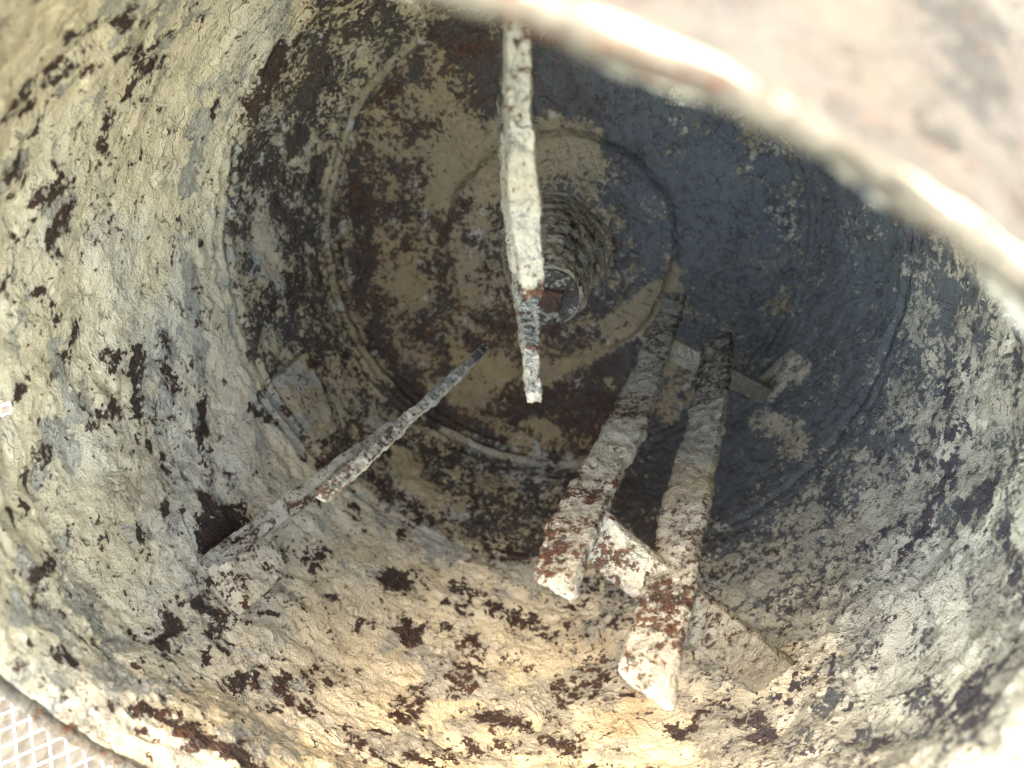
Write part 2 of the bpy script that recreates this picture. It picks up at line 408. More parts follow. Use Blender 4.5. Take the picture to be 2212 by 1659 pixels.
# ------------------------------------------------------------------ mesh helpers
def link(name, V, Fc, mat, parent=None, paint=None, paint_b=None, smooth=True, world=True):
    me = bpy.data.meshes.new(name)
    V = W(V) if world else np.asarray(V, float)
    if parent is not None:
        V = V - np.array(parent.matrix_world.translation) if not parent.get('_origin') else V - np.array(parent['_origin'])
    me.from_pydata([], [], [])
    Fc = np.asarray(Fc, dtype=np.int32)
    n = Fc.shape[1]
    me.vertices.add(len(V)); me.vertices.foreach_set('co', V.astype(np.float32).ravel())
    me.loops.add(Fc.size); me.loops.foreach_set('vertex_index', Fc.ravel())
    me.polygons.add(len(Fc)); me.polygons.foreach_set('loop_start', np.arange(0, Fc.size, n, dtype=np.int32))
    me.polygons.foreach_set('loop_total', np.full(len(Fc), n, dtype=np.int32))
    me.polygons.foreach_set('use_smooth', np.full(len(Fc), smooth))
    me.update(calc_edges=True); me.validate()
    for nm, arr in (('paint', paint), ('paint_b', paint_b)):
        if arr is None: continue
        ca = me.color_attributes.new(nm, 'FLOAT_COLOR', 'POINT')
        a = np.zeros((len(V), 4), np.float32); a[:, :arr.shape[1]] = arr
        ca.data.foreach_set('color', a.ravel())
    me.materials.append(mat)
    o = bpy.data.objects.new(name, me)
    SC.collection.objects.link(o)
    if parent is not None:
        o.parent = parent
    return o


def root(name, label, cat, P, group=None):
    o = bpy.data.objects.new(name, None)
    o.empty_display_size = .02
    SC.collection.objects.link(o)
    w = W(np.asarray(P, float)[None])[0]
    o.location = w
    o['_origin'] = [float(x) for x in w]
    o['label'] = label; o['category'] = cat
    if group: o['group'] = group
    return o


def child(parent, name, V, Fc, mat, **kw):
    """link as a child; the mesh keeps its coordinates relative to the parent's own origin"""
    o = link(name, V, Fc, mat, parent=parent, **kw)
    o['_origin'] = list(parent['_origin'])
    return o


def grid_faces(nu, nv, wrap_u=False, flip=False):
    iu = np.arange(nu if wrap_u else nu - 1); iv = np.arange(nv - 1)
    a, b = np.meshgrid(iu, iv, indexing='ij')
    a2 = (a + 1) % nu
    f = np.stack([a * nv + b, a2 * nv + b, a2 * nv + b + 1, a * nv + b + 1], -1).reshape(-1, 4)
    return f[:, ::-1] if flip else f


def resample(pts, step):
    pts = np.asarray(pts, float)
    d = np.r_[0, np.cumsum(np.hypot(*np.diff(pts, axis=0).T))]
    n = max(2, int(round(d[-1] / step)) + 1)
    s = np.linspace(0, d[-1], n)
    return np.stack([np.interp(s, d, pts[:, 0]), np.interp(s, d, pts[:, 1])], 1)


def paint_for(P):
    q = P - C0; z = q @ AX; x = q @ U_; y = q @ V_; r = np.hypot(x, y)
    low = fbm(P, 9, 3, .5, 3.3)
    dark = capsule_field(P, DARK, 2.2)
    dark = np.maximum(dark, scatter_field(P))
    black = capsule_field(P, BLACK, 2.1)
    grey = capsule_field(P, GREY, 2.1)
    clean = capsule_field(P, CLEAN, 1.7)
    tan = capsule_field(P, TAN, 2.4)
    rust = capsule_field(P, RUST, 2.2)
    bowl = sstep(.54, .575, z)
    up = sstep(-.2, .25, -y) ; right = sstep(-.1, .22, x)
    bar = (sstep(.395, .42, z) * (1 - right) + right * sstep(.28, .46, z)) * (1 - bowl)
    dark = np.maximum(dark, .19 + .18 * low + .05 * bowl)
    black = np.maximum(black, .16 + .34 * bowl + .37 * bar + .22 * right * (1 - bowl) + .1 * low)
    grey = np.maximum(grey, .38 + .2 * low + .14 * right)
    ridge = np.exp(-((z - .546) / .008) ** 2) * sstep(-.35, .2, fbm(P, 8, 3, .5, 19.)); black = black * (1 - .42 * ridge * (1 - .6 * right))
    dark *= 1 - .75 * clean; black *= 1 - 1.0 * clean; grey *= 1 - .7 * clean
    tan = np.maximum(tan, .20 * bowl * (1 - right) + .30 * bar * sstep(-.05, .2, y) * (1 - right) + .12 * sstep(0, .25, y))
    low2 = fbm(P, 22, 3, .5, 13.)
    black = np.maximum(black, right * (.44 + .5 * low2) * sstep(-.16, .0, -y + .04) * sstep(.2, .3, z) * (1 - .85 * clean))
    rust = np.maximum(rust, .22 + .45 * bowl * (1 - right))
    rust = rust * (1 - .7 * right * (1 - sstep(0, .3, y)))
    return np.stack([dark, black, grey, np.clip(.62 * sstep(.37, .42, z) + .38 * sstep(.50, .57, z) + .50 * right * sstep(.14, .40, z) * (1 - sstep(.36, .42, z)), 0, 1)], 1), np.stack([tan, rust, sstep(-.06, .16, x - .35 * y)], 1)  # last channel lays the bluish glare over the right wall's colour


def displace(P, N, amp=1.0):
    d = fbm(P, 14, 3, .5, 1.1) * .0042 + fbm(P, 60, 4, .55, 7.7) * .0024 + fbm(P, 240, 2, .5, 2.2) * .0007
    # broken plates of mortar, a millimetre or two thick
    t = fbm(P, 11, 5, .55, 50.) ; d = d + .0014 * sstep(0.06, .075, t) + .0012 * sstep(-.10, -.09, t)
    z = (P - C0) @ AX
    brk = .55 + .9 * fbm(P, 7, 3, .5, 33.); zw = z + .0035 * fbm(P, 9, 3, .5, 44.)
    for zc, wd_, hh in ((.5485, .0034, .0095), (.5385, .0024, .0060), (.5290, .0018, .0025), (.5570, .0022, -.0040), (.3990, .0026, .0036), (.4060, .0014, -.0022), (.3860, .003, .0020)):
        hh = hh * ((.40 + .60 * sstep(.10, -.12, (P - C0) @ U_)) if zc > .5 else 1.0)
        d = d + hh * np.clip(brk, 0, 1.2) * np.exp(-((zw - zc) / wd_) ** 2)
    return P + N * (d * amp)[:, None]


# ------------------------------------------------------------------ ground outside the drum
def ground():
    def sq(name, mat, z, s, n=2):
        g = np.linspace(-s, s, n)
        X, Y = np.meshgrid(g, g, indexing='ij')
        V = np.stack([X.ravel(), Y.ravel(), np.full(X.size, z)], 1)
        return link(name, V, grid_faces(n, n), mat, world=False)
    m = bpy.data.materials.new('gravelly_soil'); m.use_nodes = True
    nt = m.node_tree; L = nt.links.new; bs = nt.nodes['Principled BSDF']
    tc = nd(nt, 'ShaderNodeTexCoord')
    v = nd(nt, 'ShaderNodeTexVoronoi'); v.inputs['Scale'].default_value = 90; L(tc.outputs['Object'], v.inputs['Vector'])
    n = nd(nt, 'ShaderNodeTexNoise'); n.inputs['Scale'].default_value = 7; n.inputs['Detail'].default_value = 10; L(tc.outputs['Object'], n.inputs['Vector'])
    cr = nd(nt, 'ShaderNodeValToRGB'); cr.color_ramp.elements[0].color = (.012, .010, .008, 1); cr.color_ramp.elements[1].color = (.085, .075, .06, 1)
    L(v.outputs['Color'], cr.inputs[0])
    c2 = nd(nt, 'ShaderNodeMix', data_type='RGBA'); c2.inputs[7].default_value = (.055, .05, .04, 1)
    L(n.outputs['Fac'], c2.inputs[0]); L(cr.outputs[0], c2.inputs[6]); L(c2.outputs[2], bs.inputs['Base Color'])
    bs.inputs['Roughness'].default_value = .95
    b = nd(nt, 'ShaderNodeBump'); b.inputs['Distance'].default_value = .006; L(v.outputs['Distance'], b.inputs['Height']); L(b.outputs[0], bs.inputs['Normal'])
    g = sq('ground', m, 0.0, 120)
    g['kind'] = 'structure'
    return g


ground()


def metal(name, col, rough=.5, met=0.):
    m = bpy.data.materials.new(name); m.use_nodes = True
    nt = m.node_tree; bs = nt.nodes['Principled BSDF']; L = nt.links.new
    n = nd(nt, 'ShaderNodeTexNoise'); n.inputs['Scale'].default_value = 60; n.inputs['Detail'].default_value = 8
    tc = nd(nt, 'ShaderNodeTexCoord'); L(tc.outputs['Object'], n.inputs['Vector'])
    mx = nd(nt, 'ShaderNodeMix', data_type='RGBA'); mx.inputs[6].default_value = col + (1,); mx.inputs[7].default_value = tuple(x * .55 for x in col) + (1,)
    L(n.outputs['Fac'], mx.inputs[0]); L(mx.outputs[2], bs.inputs['Base Color'])
    bs.inputs['Roughness'].default_value = rough; bs.inputs['Metallic'].default_value = met
    return m


M_WIRE = metal('galvanised_wire', (.62, .63, .64), .45, .3)


def wire_mesh():
    rx, ry = [], []
    # lies on the soil beside the drum, turned so that its wires slant as seen from the mouth
    ang = math.radians(24); c, s = math.cos(ang), math.sin(ang)
    cen = np.array([-.52, .30]); cell = .0165; n = 22; rad = .0009
    V, Fc = [], []

    def wire(p, q):
        p = np.array(p, float); q = np.array(q, float); k = 24
        d = (q - p) / np.linalg.norm(q - p); side = np.array([-d[1], d[0], 0]); base = len(V)
        for i in range(k + 1):
            t = i / k; x = p + (q - p) * t
            x = x + np.array([0, 0, .0012 * math.sin(t * k * math.pi)])
            for j in range(6):
                a = j * math.pi / 3
                V.append(x + side * rad * math.cos(a) + np.array([0, 0, rad * math.sin(a)]))
        for i in range(k):
            for j in range(6):
                j2 = (j + 1) % 6
                Fc.append((base + i * 6 + j, base + i * 6 + j2, base + i * 6 + 6 + j2, base + i * 6 + 6 + j))
    for i in range(-n, n + 1):
        for swap in (0, 1):
            a = np.array([i * cell, -n * cell]); b = np.array([i * cell, n * cell])
            if swap: a, b = a[::-1], b[::-1]
            pa = (cen[0] + c * a[0] - s * a[1], cen[1] + s * a[0] + c * a[1], .012 + .002 * swap)
            pb = (cen[0] + c * b[0] - s * b[1], cen[1] + s * b[0] + c * b[1], .012 + .002 * swap)
            wire(pa, pb)
    o = link('wire_mesh', np.array(V), Fc, M_WIRE, world=False)
    o['label'] = 'pale square wire mesh on the sunlit ground outside the drum mouth'; o['category'] = 'wire mesh'


wire_mesh()

# ------------------------------------------------------------------ the drum
NTH = 900
STEP = .0019
DR = root('mixer_drum', 'rusty mixer drum caked with cream and grey mortar, seen through its mouth', 'mixer drum', C0)


def drum_section(name, prof, mat, outer=True, thick=.0045, parent=DR, nth=NTH, hole=None):
    pr = resample(prof, STEP)
    th = np.linspace(0, 2 * np.pi, nth, endpoint=False)
    T, Z = np.meshgrid(th, pr[:, 0], indexing='ij'); _, R = np.meshgrid(th, pr[:, 1], indexing='ij')
    P = drum_pt(T.ravel(), Z.ravel(), R.ravel())
    G = P.reshape(nth, -1, 3)
    du = np.roll(G, -1, 0) - np.roll(G, 1, 0)
    dv = np.gradient(G, axis=1)
    N = np.cross(du, dv); N /= np.linalg.norm(N, axis=2)[..., None]
    cen = C0 + AX * .3
    sgn = np.sign(((cen - G) * N).sum(2)); N = N * (1 if sgn.mean() > 0 else -1)
    Nf = N.reshape(-1, 3)
    edge = np.minimum(np.arange(pr.shape[0]), np.arange(pr.shape[0])[::-1])
    Pd = displace(P, Nf)
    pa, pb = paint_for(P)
    nv = pr.shape[0]
    fi = grid_faces(nth, nv, True)
    V, Fc, PA, PB = Pd, fi, pa, pb
    if outer:
        Po = P - Nf * thick
        Po = Po + Nf * (fbm(Po, 30, 4, .55, 90.) * .0022 + fbm(Po, 140, 2, .5, 95.) * .0006)[:, None]
        # mortar dribbled down the outside is cream with a few grey and brown marks
        oa = np.stack([.10 + .20 * fbm(Po, 12, 3, .5, 4.), .05 + 0 * P[:, 0], .38 + .25 * fbm(Po, 15, 3, .5, 6.), 0 * P[:, 0]], 1)
        ob = np.stack([0 * P[:, 0] + .1, .3 + 0 * P[:, 0], 0 * P[:, 0]], 1)
        n0 = len(P)
        fo = grid_faces(nth, nv, True, flip=True) + n0
        a = np.arange(nth); a2 = (a + 1) % nth
        r0 = np.stack([a * nv, a * nv + n0, a2 * nv + n0, a2 * nv], 1)
        r1 = np.stack([a * nv + nv - 1, a2 * nv + nv - 1, a2 * nv + nv - 1 + n0, a * nv + nv - 1 + n0], 1)
        if hole is not None:
            hp, hd, hr = hole
            def keep(f, X):
                c = X[f].mean(1); t = (c - 0) @ hd
                dist = np.linalg.norm(c - t[:, None] * hd, axis=1) + .0009 * fbm(c, 300, 2, .5, 3.)
                return f[~((dist < hr) & (np.linalg.norm(c - hp, axis=1) < .05))]
            VV = np.vstack([Pd, Po]); fi = keep(fi, VV); fo = keep(fo, VV)
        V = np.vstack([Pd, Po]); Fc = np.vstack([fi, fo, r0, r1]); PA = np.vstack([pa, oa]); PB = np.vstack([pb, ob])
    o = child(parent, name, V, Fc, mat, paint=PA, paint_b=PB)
    return o


hp, hn, ht = unproj(np.array([2.0]), np.array([882.0]))
hd = hp[0] / np.linalg.norm(hp[0])
iB, iA = 12, 18
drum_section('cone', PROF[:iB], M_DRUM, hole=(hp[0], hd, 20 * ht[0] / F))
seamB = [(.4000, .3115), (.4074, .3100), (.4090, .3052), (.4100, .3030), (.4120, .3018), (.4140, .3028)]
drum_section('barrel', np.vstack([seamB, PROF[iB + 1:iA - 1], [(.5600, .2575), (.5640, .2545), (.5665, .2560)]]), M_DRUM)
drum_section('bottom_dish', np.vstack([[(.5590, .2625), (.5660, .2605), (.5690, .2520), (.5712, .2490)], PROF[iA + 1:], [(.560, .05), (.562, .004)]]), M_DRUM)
# rolled lip round the mouth
th = np.linspace(0, 2 * np.pi, 700, endpoint=False); ph = np.linspace(0, 2 * np.pi, 15)
T, Q = np.meshgrid(th, ph, indexing='ij')
lr = .0028
P = drum_pt(T.ravel(), -.0005 + lr * 1.25 * np.sin(Q.ravel()) - .002, .2018 + lr * .9 * np.cos(Q.ravel()) + .0010)
P = P + .0016 * np.stack([fbm(P, 70, 3, .5, 11.), fbm(P, 70, 3, .5, 21.), fbm(P, 70, 3, .5, 31.)], 1)
lo = np.stack([.24 + .25 * fbm(P, 25, 2, .5, 8.), 0 * P[:, 0], .30 + 0 * P[:, 0]], 1)
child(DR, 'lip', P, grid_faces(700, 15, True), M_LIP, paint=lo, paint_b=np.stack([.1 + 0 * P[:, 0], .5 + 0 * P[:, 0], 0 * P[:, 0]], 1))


# outer skin colour: the outside of the cone uses its own mortar, darkened to offset the daylight on it
def cone_outer():
    o = bpy.data.objects['cone']; me = o.data
    me.materials.append(M_OUT)
    n = len(me.vertices) // 2
    lv = np.empty(len(me.loops), np.int32); me.loops.foreach_get('vertex_index', lv)
    first = lv[::4]
    me.polygons.foreach_set('material_index', (first >= n).astype(np.int32)); me.update()


cone_outer()


# hub: boss with mortar heaped round it, a washer disc and a square bolt head
def hub():
    tipc = (np.array([(1190 - 1106) / F, (640 - 829.5) / F, 1.0])) * .655
    base = C0 + AX * .566
    nth, nr = 360, 100
    th = np.linspace(0, 2 * np.pi, nth, endpoint=False)
    s = np.linspace(0, 1, nr)
    T, S = np.meshgrid(th, s, indexing='ij'); T = T.ravel(); S = S.ravel()
    r0 = .074 + .008 * np.cos(T - 3.9) + .004 * np.cos(3 * T)
    r1 = .0295
    r = r0 + (r1 - r0) * (np.minimum(S / .93, 1) ** .72)
    up = np.exp(-(((T - 4.7 + np.pi) % (2 * np.pi) - np.pi) / .6) ** 2)
    r = r + .010 * up * np.sin(np.pi * np.clip(S * 1.1, 0, 1))
    c = base[None] + (tipc - base)[None] * (np.minimum(S / .93, 1) ** 1.25)[:, None]
    P = c + r[:, None] * (np.cos(T)[:, None] * U_ + np.sin(T)[:, None] * V_)
    N = np.cos(T)[:, None] * U_ + np.sin(T)[:, None] * V_ - .6 * AX
    rings = fbm(np.stack([T * 0.9 + 5, S * 9, r * 20], 1), 1.6, 4, .55)
    capk = np.clip((S - .93) / .07, 0, 1)
    P = P + (tipc + AX * .003 - P) * (capk ** 1.0)[:, None]
    P = P + N * ((1 - capk) * (rings * .0038 + fbm(P, 45, 4, .6, 2.) * .0030 + fbm(P, 220, 2, .5, 4.) * .0007))[:, None]
    n = len(P)
    pa = np.stack([np.full(n, .24) + .3 * np.exp(-((S - .02) / .1) ** 2), np.full(n, .10) + .14 * up, np.full(n, .40), np.full(n, .35)], 1)
    pb = np.stack([np.full(n, .22), np.full(n, .3), np.zeros(n)], 1)
    h = child(DR, 'hub', P, grid_faces(nth, nr, True), M_HUB, paint=pa, paint_b=pb)
    # washer
    nr = 40; s = np.linspace(0, 1, nr); nt_ = 160
    th = np.linspace(0, 2 * np.pi, nt_, endpoint=False)
    T, S = np.meshgrid(th, s, indexing='ij'); T = T.ravel(); S = S.ravel()
    rad = .0268 * np.minimum(1, S * 1.15)
    hgt = np.where(S > .87, -.010 * (S - .87) / .13, 0.0) + .0008 * np.cos(rad / .0268 * 6)
    P = tipc + (-AX) * (hgt[:, None] + .0035) + rad[:, None] * (np.cos(T)[:, None] * U_ + np.sin(T)[:, None] * V_)
    P = P - AX * (fbm(P, 160, 3, .6, 5.) * .0012)[:, None]
    n = len(P)
    w = child(h, 'washer', P, grid_faces(nt_, nr, True), M_HUB, paint=np.tile([.02, .58, .80, .9], (n, 1)), paint_b=np.tile([.2, .15, 0], (n, 1)))
    # square bolt head
    k = 14; g = np.linspace(-1, 1, k)
    V, Fc = [], []
    rot = math.radians(12); a = .0112
    off = tipc - AX * .0035 + U_ * .001 + V_ * .002
    X, Y = np.meshgrid(g, g, indexing='ij')
    e = np.maximum(abs(X), abs(Y)).ravel()
    hh = np.where(e > .95, -.004, .0052 * (1 - .12 * e ** 4))
    x = X.ravel() * a; y = Y.ravel() * a
    P = off + (x * math.cos(rot) - y * math.sin(rot))[:, None] * U_ + (x * math.sin(rot) + y * math.cos(rot))[:, None] * V_ - AX * hh[:, None]
    P = P + .0006 * np.stack([fbm(P, 200, 2, .5, 1.), fbm(P, 200, 2, .5, 9.), fbm(P, 200, 2, .5, 19.)], 1)
    b = child(h, 'bolt_head', P, grid_faces(k, k), M_HUB, paint=np.tile([1.1, .2, .4], (len(P), 1)), paint_b=np.tile([.1, .6, 0], (len(P), 1)))
    b['label'] = 'square rusty bolt head'


hub()


# ------------------------------------------------------------------ plates bolted to the wall
def wall_plate(parent, name, corners, lift, mat=M_DRUM, paint=(.3, .1, .4), paintb=(.2, .3, 0), n=70, seed=0., dull=0.0, rnd=.12, label=None, rough=1.):
    """a flat plate following the wall: corners run round the outline"""
    c = np.array(corners, float)
    g = np.linspace(0, 1, n)
    Uq, Vq = np.meshgrid(g, g, indexing='ij')
    uq, vq = Uq.ravel(), Vq.ravel()
    px = ((1 - uq) * (1 - vq))[:, None] * c[0] + (uq * (1 - vq))[:, None] * c[1] + (uq * vq)[:, None] * c[2] + ((1 - uq) * vq)[:, None] * c[3]
    # keep the rim ragged
    ed = np.minimum(np.minimum(uq, 1 - uq), np.minimum(vq, 1 - vq))
    cen = px.mean(0)
    corner = np.hypot(np.maximum(0, abs(uq - .5) - (.5 - rnd)), np.maximum(0, abs(vq - .5) - (.5 - rnd)))
    px = cen + (px - cen) * (1 - np.clip(corner - rnd, 0, 1) * .9)[:, None]
    P, N, t = unproj(px[:, 0], px[:, 1])
    N = N.mean(0); N /= np.linalg.norm(N)
    # one flat plate: fit a plane through the wall points
    c0 = P.mean(0); A = P - c0; k = (A @ N)
    Pf = P - N * k[:, None] * .75
    jag = .012 * fbm(P, 90, 3, .6, seed + 3.)
    prof = sstep(.0, .045, ed + jag - .002)
    P = Pf + N * (-.008 + (lift + .008) * prof)[:, None] + N * (prof * rough * (fbm(P, 45, 4, .6, seed) * .0022 + fbm(P, 180, 2, .5, seed + 5) * .0007))[:, None]
    m = len(P)
    o = child(parent, name, P, grid_faces(n, n), mat, paint=np.hstack([np.tile(paint, (m, 1)) + .10 * fbm(P, 30, 2, .5, seed)[:, None], np.full((m, 1), dull)]), paint_b=np.tile(paintb, (m, 1)))
    if label: o['label'] = label
    return o, c0 + N * lift, N


def bolt(parent, pos, N, r, h, mat=M_HUB, name='bolt', sides=6, dome=False, paint=(.75, .3, .2), label=None):
    N = np.asarray(N) / np.linalg.norm(N)
    a = np.cross(N, [0.3, .8, .2]); a /= np.linalg.norm(a); b = np.cross(N, a)
    rings = [(1.0, -.3), (1.0, .75), (.93, .95), (.6, 1.02 + .25 * dome), (.02, 1.04 + .35 * dome)]
    V, Fc = [], []
    seg = 48
    for q, hh in rings:
        for i in range(seg):
            t = 2 * math.pi * i / seg
            k = 1.0
            if not dome:
                m = (t % (2 * math.pi / sides)) - math.pi / sides
                k = math.cos(math.pi / sides) / math.cos(m) * 1.08
            V.append(pos + (a * math.cos(t) + b * math.sin(t)) * r * q * k + N * h * hh)
    for j in range(len(rings) - 1):
        for i in range(seg):
            i2 = (i + 1) % seg
            Fc.append((j * seg + i, j * seg + i2, j * seg + seg + i2, j * seg + seg + i))
    V = np.array(V); V = V + .0004 * np.stack([fbm(V, 300, 2, .5, 1.), fbm(V, 300, 2, .5, 2.), fbm(V, 300, 2, .5, 3.)], 1)
    o = child(parent, name, V, Fc, mat, paint=np.tile(paint, (len(V), 1)), paint_b=np.tile((.1, .7, 0), (len(V), 1)))
    if label: o['label'] = label
    return o


# ------------------------------------------------------------------ flat bars of the paddles
def at(px, py, d):
    return ray(px, py) * np.asarray(d, float)[..., None]


def flat_bar(parent, name, path, widths, thick, tilt=0.0, mat=M_BAR, paint=None, seed=0., rough=1.0, slant=0.0, dull=0.0, label=None, nseg=170, facing=None):
    """path: (x, y, distance) knots; widths: picture widths at the knots; the bar is a solid rectangular section"""
    path = np.array(path, float); K = len(path)
    P = at(path[:, 0], path[:, 1], path[:, 2])
    d = np.r_[0, np.cumsum(np.linalg.norm(np.diff(P, axis=0), axis=1))]; Ltot = d[-1]
    s = np.linspace(0, Ltot, nseg)
    C = np.stack([np.interp(s, d, P[:, i]) for i in range(3)], 1)
    ker = np.hanning(13); ker /= ker.sum()
    for i in range(3):
        pad = np.r_[2 * C[0, i] - C[1:7, i][::-1], C[:, i], 2 * C[-1, i] - C[-7:-1, i][::-1]]
        C[:, i] = np.convolve(pad, ker, 'valid')
    wm = np.interp(s, d, np.array(widths, float) * path[:, 2] / F)
    Tn = np.gradient(C, axis=0); Tn /= np.linalg.norm(Tn, axis=1)[:, None]
    view = C / np.linalg.norm(C, axis=1)[:, None]
    view = view.mean(0)[None] if facing is None else np.asarray(facing, float)[None]
    wd = np.cross(Tn, np.broadcast_to(view, Tn.shape)); wd /= np.linalg.norm(wd, axis=1)[:, None]
    nr_ = np.cross(wd, Tn)                       # across the flat face
    tl = np.radians(tilt)
    wd2 = wd * math.cos(tl) + nr_ * math.sin(tl); nr2 = np.cross(wd2, Tn)
    # rounded rectangle section
    m = 56
    ang = np.linspace(0, 2 * np.pi, m, endpoint=False)
    e = .16
    cx = np.sign(np.cos(ang)) * np.abs(np.cos(ang)) ** e; cy = np.sign(np.sin(ang)) * np.abs(np.sin(ang)) ** e
    # spread the samples evenly along the wide faces
    tt = np.linspace(0, 1, m, endpoint=False); per = []
    hw, ht_ = 1.0, .28
    for q in tt * 4:
        k, f = int(q), q - int(q)
        per.append([(-1 + 2 * f, -1), (1, -1 + 2 * f), (1 - 2 * f, 1), (-1, 1 - 2 * f)][k])
    wts = np.array([.40, .10, .40, .10]); cnt = [22, 6, 22, 6]
    per = []
    for side, c_ in enumerate(cnt):
        for i in range(c_):
            f = i / c_
            per.append([(-1 + 2 * f, -1), (1, -1 + 2 * f), (1 - 2 * f, 1), (-1, 1 - 2 * f)][side])
    per = np.array(per); m = len(per)
    corner = (np.abs(per[:, 0]) > .97) & (np.abs(per[:, 1]) > .97)
    per = per * np.where(corner, .90, 1.0)[:, None]
    rows = []
    sh = np.ones(nseg); ei = max(2, int(nseg * .012))
    idx = np.arange(nseg); e0 = np.minimum(idx, idx[::-1])
    for i in range(nseg):
        sl_ = slant * sstep(.86, 1.0, i / (nseg - 1)) * wm[i] / 2
        rows.append(C[i] + Tn[i] * (per[:, :1] * sl_) + wd2[i] * (per[:, :1] * wm[i] / 2) + nr2[i] * (per[:, 1:] * thick / 2))
    R = np.array(rows)
    Nn = per / np.linalg.norm(per, axis=1)[:, None]
    N = wd2[:, None] * Nn[None, :, :1] + nr2[:, None] * Nn[None, :, 1:]
    Pf = R.reshape(-1, 3); Nf = N.reshape(-1, 3)
    D = fbm(Pf, 38, 3, .55, seed) * .0022 + fbm(Pf, 120, 3, .6, seed + 9) * .0020 + fbm(Pf, 420, 2, .5, seed + 19) * .0006
    Pf = Pf + Nf * (D * rough)[:, None]
    tpar = np.repeat(s / Ltot, m)
    R = Pf.reshape(nseg, m, 3)
    # end caps: shrinking rings
    def cap(ring, dirv, ctr):
        out = []
        for k, (q, w) in enumerate([(.94, .35), (.75, .7), (.45, .9), (.15, 1.), (.01, 1.0)]):
            rr = ctr + (ring - ctr) * q + dirv * w * .0022
            rr = rr + dirv * (fbm(rr, 160, 3, .6, seed + 2) * .0022)[:, None]
            out.append(rr)
        return out
    a = cap(R[0], -Tn[0], C[0])[::-1]; b = cap(R[-1], Tn[-1], C[-1])
    allr = np.array(a + list(R) + b)
    tpar = np.r_[np.zeros(5 * m), tpar, np.ones(5 * m)]
    V = allr.reshape(-1, 3); nr_all = allr.shape[0]
    Fq = []
    i, j = np.meshgrid(np.arange(nr_all - 1), np.arange(m), indexing='ij')
    j2 = (j + 1) % m
    Fq = np.stack([i * m + j, (i + 1) * m + j, (i + 1) * m + j2, i * m + j2], -1).reshape(-1, 4)
    pa = np.zeros((len(V), 3)); pb = np.zeros((len(V), 3))
    kn = np.array(paint if paint is not None else [(0, .4, .1, .3, .1, .6), (1, .4, .1, .3, .1, .6)], float)
    pa = np.zeros((len(V), 4)); pa[:, 3] = dull * (1 - sstep(.25, .75, tpar))  # shade towards the bar's deep end, put into its colour
    for c_ in range(3): pa[:, c_] = np.interp(tpar, kn[:, 0], kn[:, 1 + c_])
    for c_ in range(2): pb[:, c_] = np.interp(tpar, kn[:, 0], kn[:, 4 + c_])
    pa[:, 0] += -.15 + .22 * fbm(V, 40, 2, .5, seed + 31)
    o = child(parent, name, V, Fq, mat, paint=pa, paint_b=pb)
    if label: o['label'] = label
    return o


# paint knots: t, brown, black, grey, tan, rust; black at the right bars' deep ends paints shade
def wall_d(x, y, off=0.0):
    return float(unproj(np.array([float(x)]), np.array([float(y)]))[2][0]) - off


# ---- right paddle: an H of two long bars on two straps, facing the mouth
PR = root('mixing_paddle', 'broad paddle of two parallel bars on two straps, speckled with rust, facing the mouth',
          'mixer paddle', at(1665., 1450., wall_d(1665, 1450)), group='paddles inside the drum')
b1 = [(1462, 640, .660), (1440, 700, .635), (1405, 790, .590), (1370, 880, .548), (1345, 935, .522), (1310, 1000, .495), (1268, 1075, .462), (1235, 1150, .430), (1192, 1262, .395)]
w1 = [46, 52, 66, 84, 92, 84, 100, 108, 108]
flat_bar(PR, 'paddle_bar', b1, w1, .0085, tilt=-24, seed=1., rough=1.15, slant=.5, dull=.9,
         paint=[(0, .0, .52, .78, .1, .1), (.18, .05, .45, .85, .05, .1), (.38, .16, .26, .70, .1, .2), (.50, .56, .45, .35, .05, .4), (.58, .30, .05, .3, .05, .6), (.70, .55, .05, .25, .05, .9), (.88, .62, .05, .28, .05, 1.), (1, .58, .0, .10, .05, 1.)])
b2 = [(1550, 735, .650), (1538, 850, .585), (1515, 960, .538), (1490, 1050, .500), (1468, 1150, .462), (1450, 1250, .430), (1422, 1370, .398), (1395, 1490, .372)]
w2 = [66, 72, 80, 98, 102, 112, 124, 130]
flat_bar(PR, 'paddle_bar', b2, w2, .0090, tilt=-24, seed=41., rough=1.25, slant=.5, dull=.9,
         paint=[(0, .0, .54, .78, .1, .1), (.25, .0, .45, .85, .15, .1), (.45, .05, .22, .6, .5, .1), (.56, .1, .05, .3, .4, .3), (.62, .50, .05, .3, .1, .9), (.85, .64, .05, .30, .05, 1.), (.93, .52, .0, .10, .0, 1.), (1, .50, .0, .05, .0, 1.)])
wd1 = wall_d(1672, 1455)
s1 = [(1262, 1130, .452), (1330, 1190, .448), (1430, 1275, .438), (1560, 1375, .5 * (.43 + wd1 - .004)), (1680, 1472, wd1)]
print('WALL', wd1)
flat_bar(PR, 'strap', s1, [104, 106, 108, 110, 112], .0085, tilt=-14, seed=77., rough=1.0,
         paint=[(0, .4, .05, .3, .05, 1.), (.35, .58, .05, .28, .05, .9), (.60, .50, .05, .3, .05, .6), (.75, .28, .05, .2, .05, .5), (1, .28, .05, .15, .05, .4)])
wd2 = wall_d(1655, 855)
s2 = [(1425, 742, .640), (1480, 768, .642), (1560, 806, .646), (1655, 852, wd2 - .006)]
flat_bar(PR, 'strap', s2, [52, 50, 44, 38], .0075, tilt=-18, seed=99., rough=.7, dull=.3,
         paint=[(0, .1, .2, .6, .1, .2), (1, .1, .2, .6, .1, .2)])
wall_plate(PR, 'foot_plate', [(1622, 838), (1722, 750), (1752, 778), (1664, 876)], .0060, dull=1.0, paint=(.05, .42, .7), paintb=(.15, .1, .7), seed=3.)
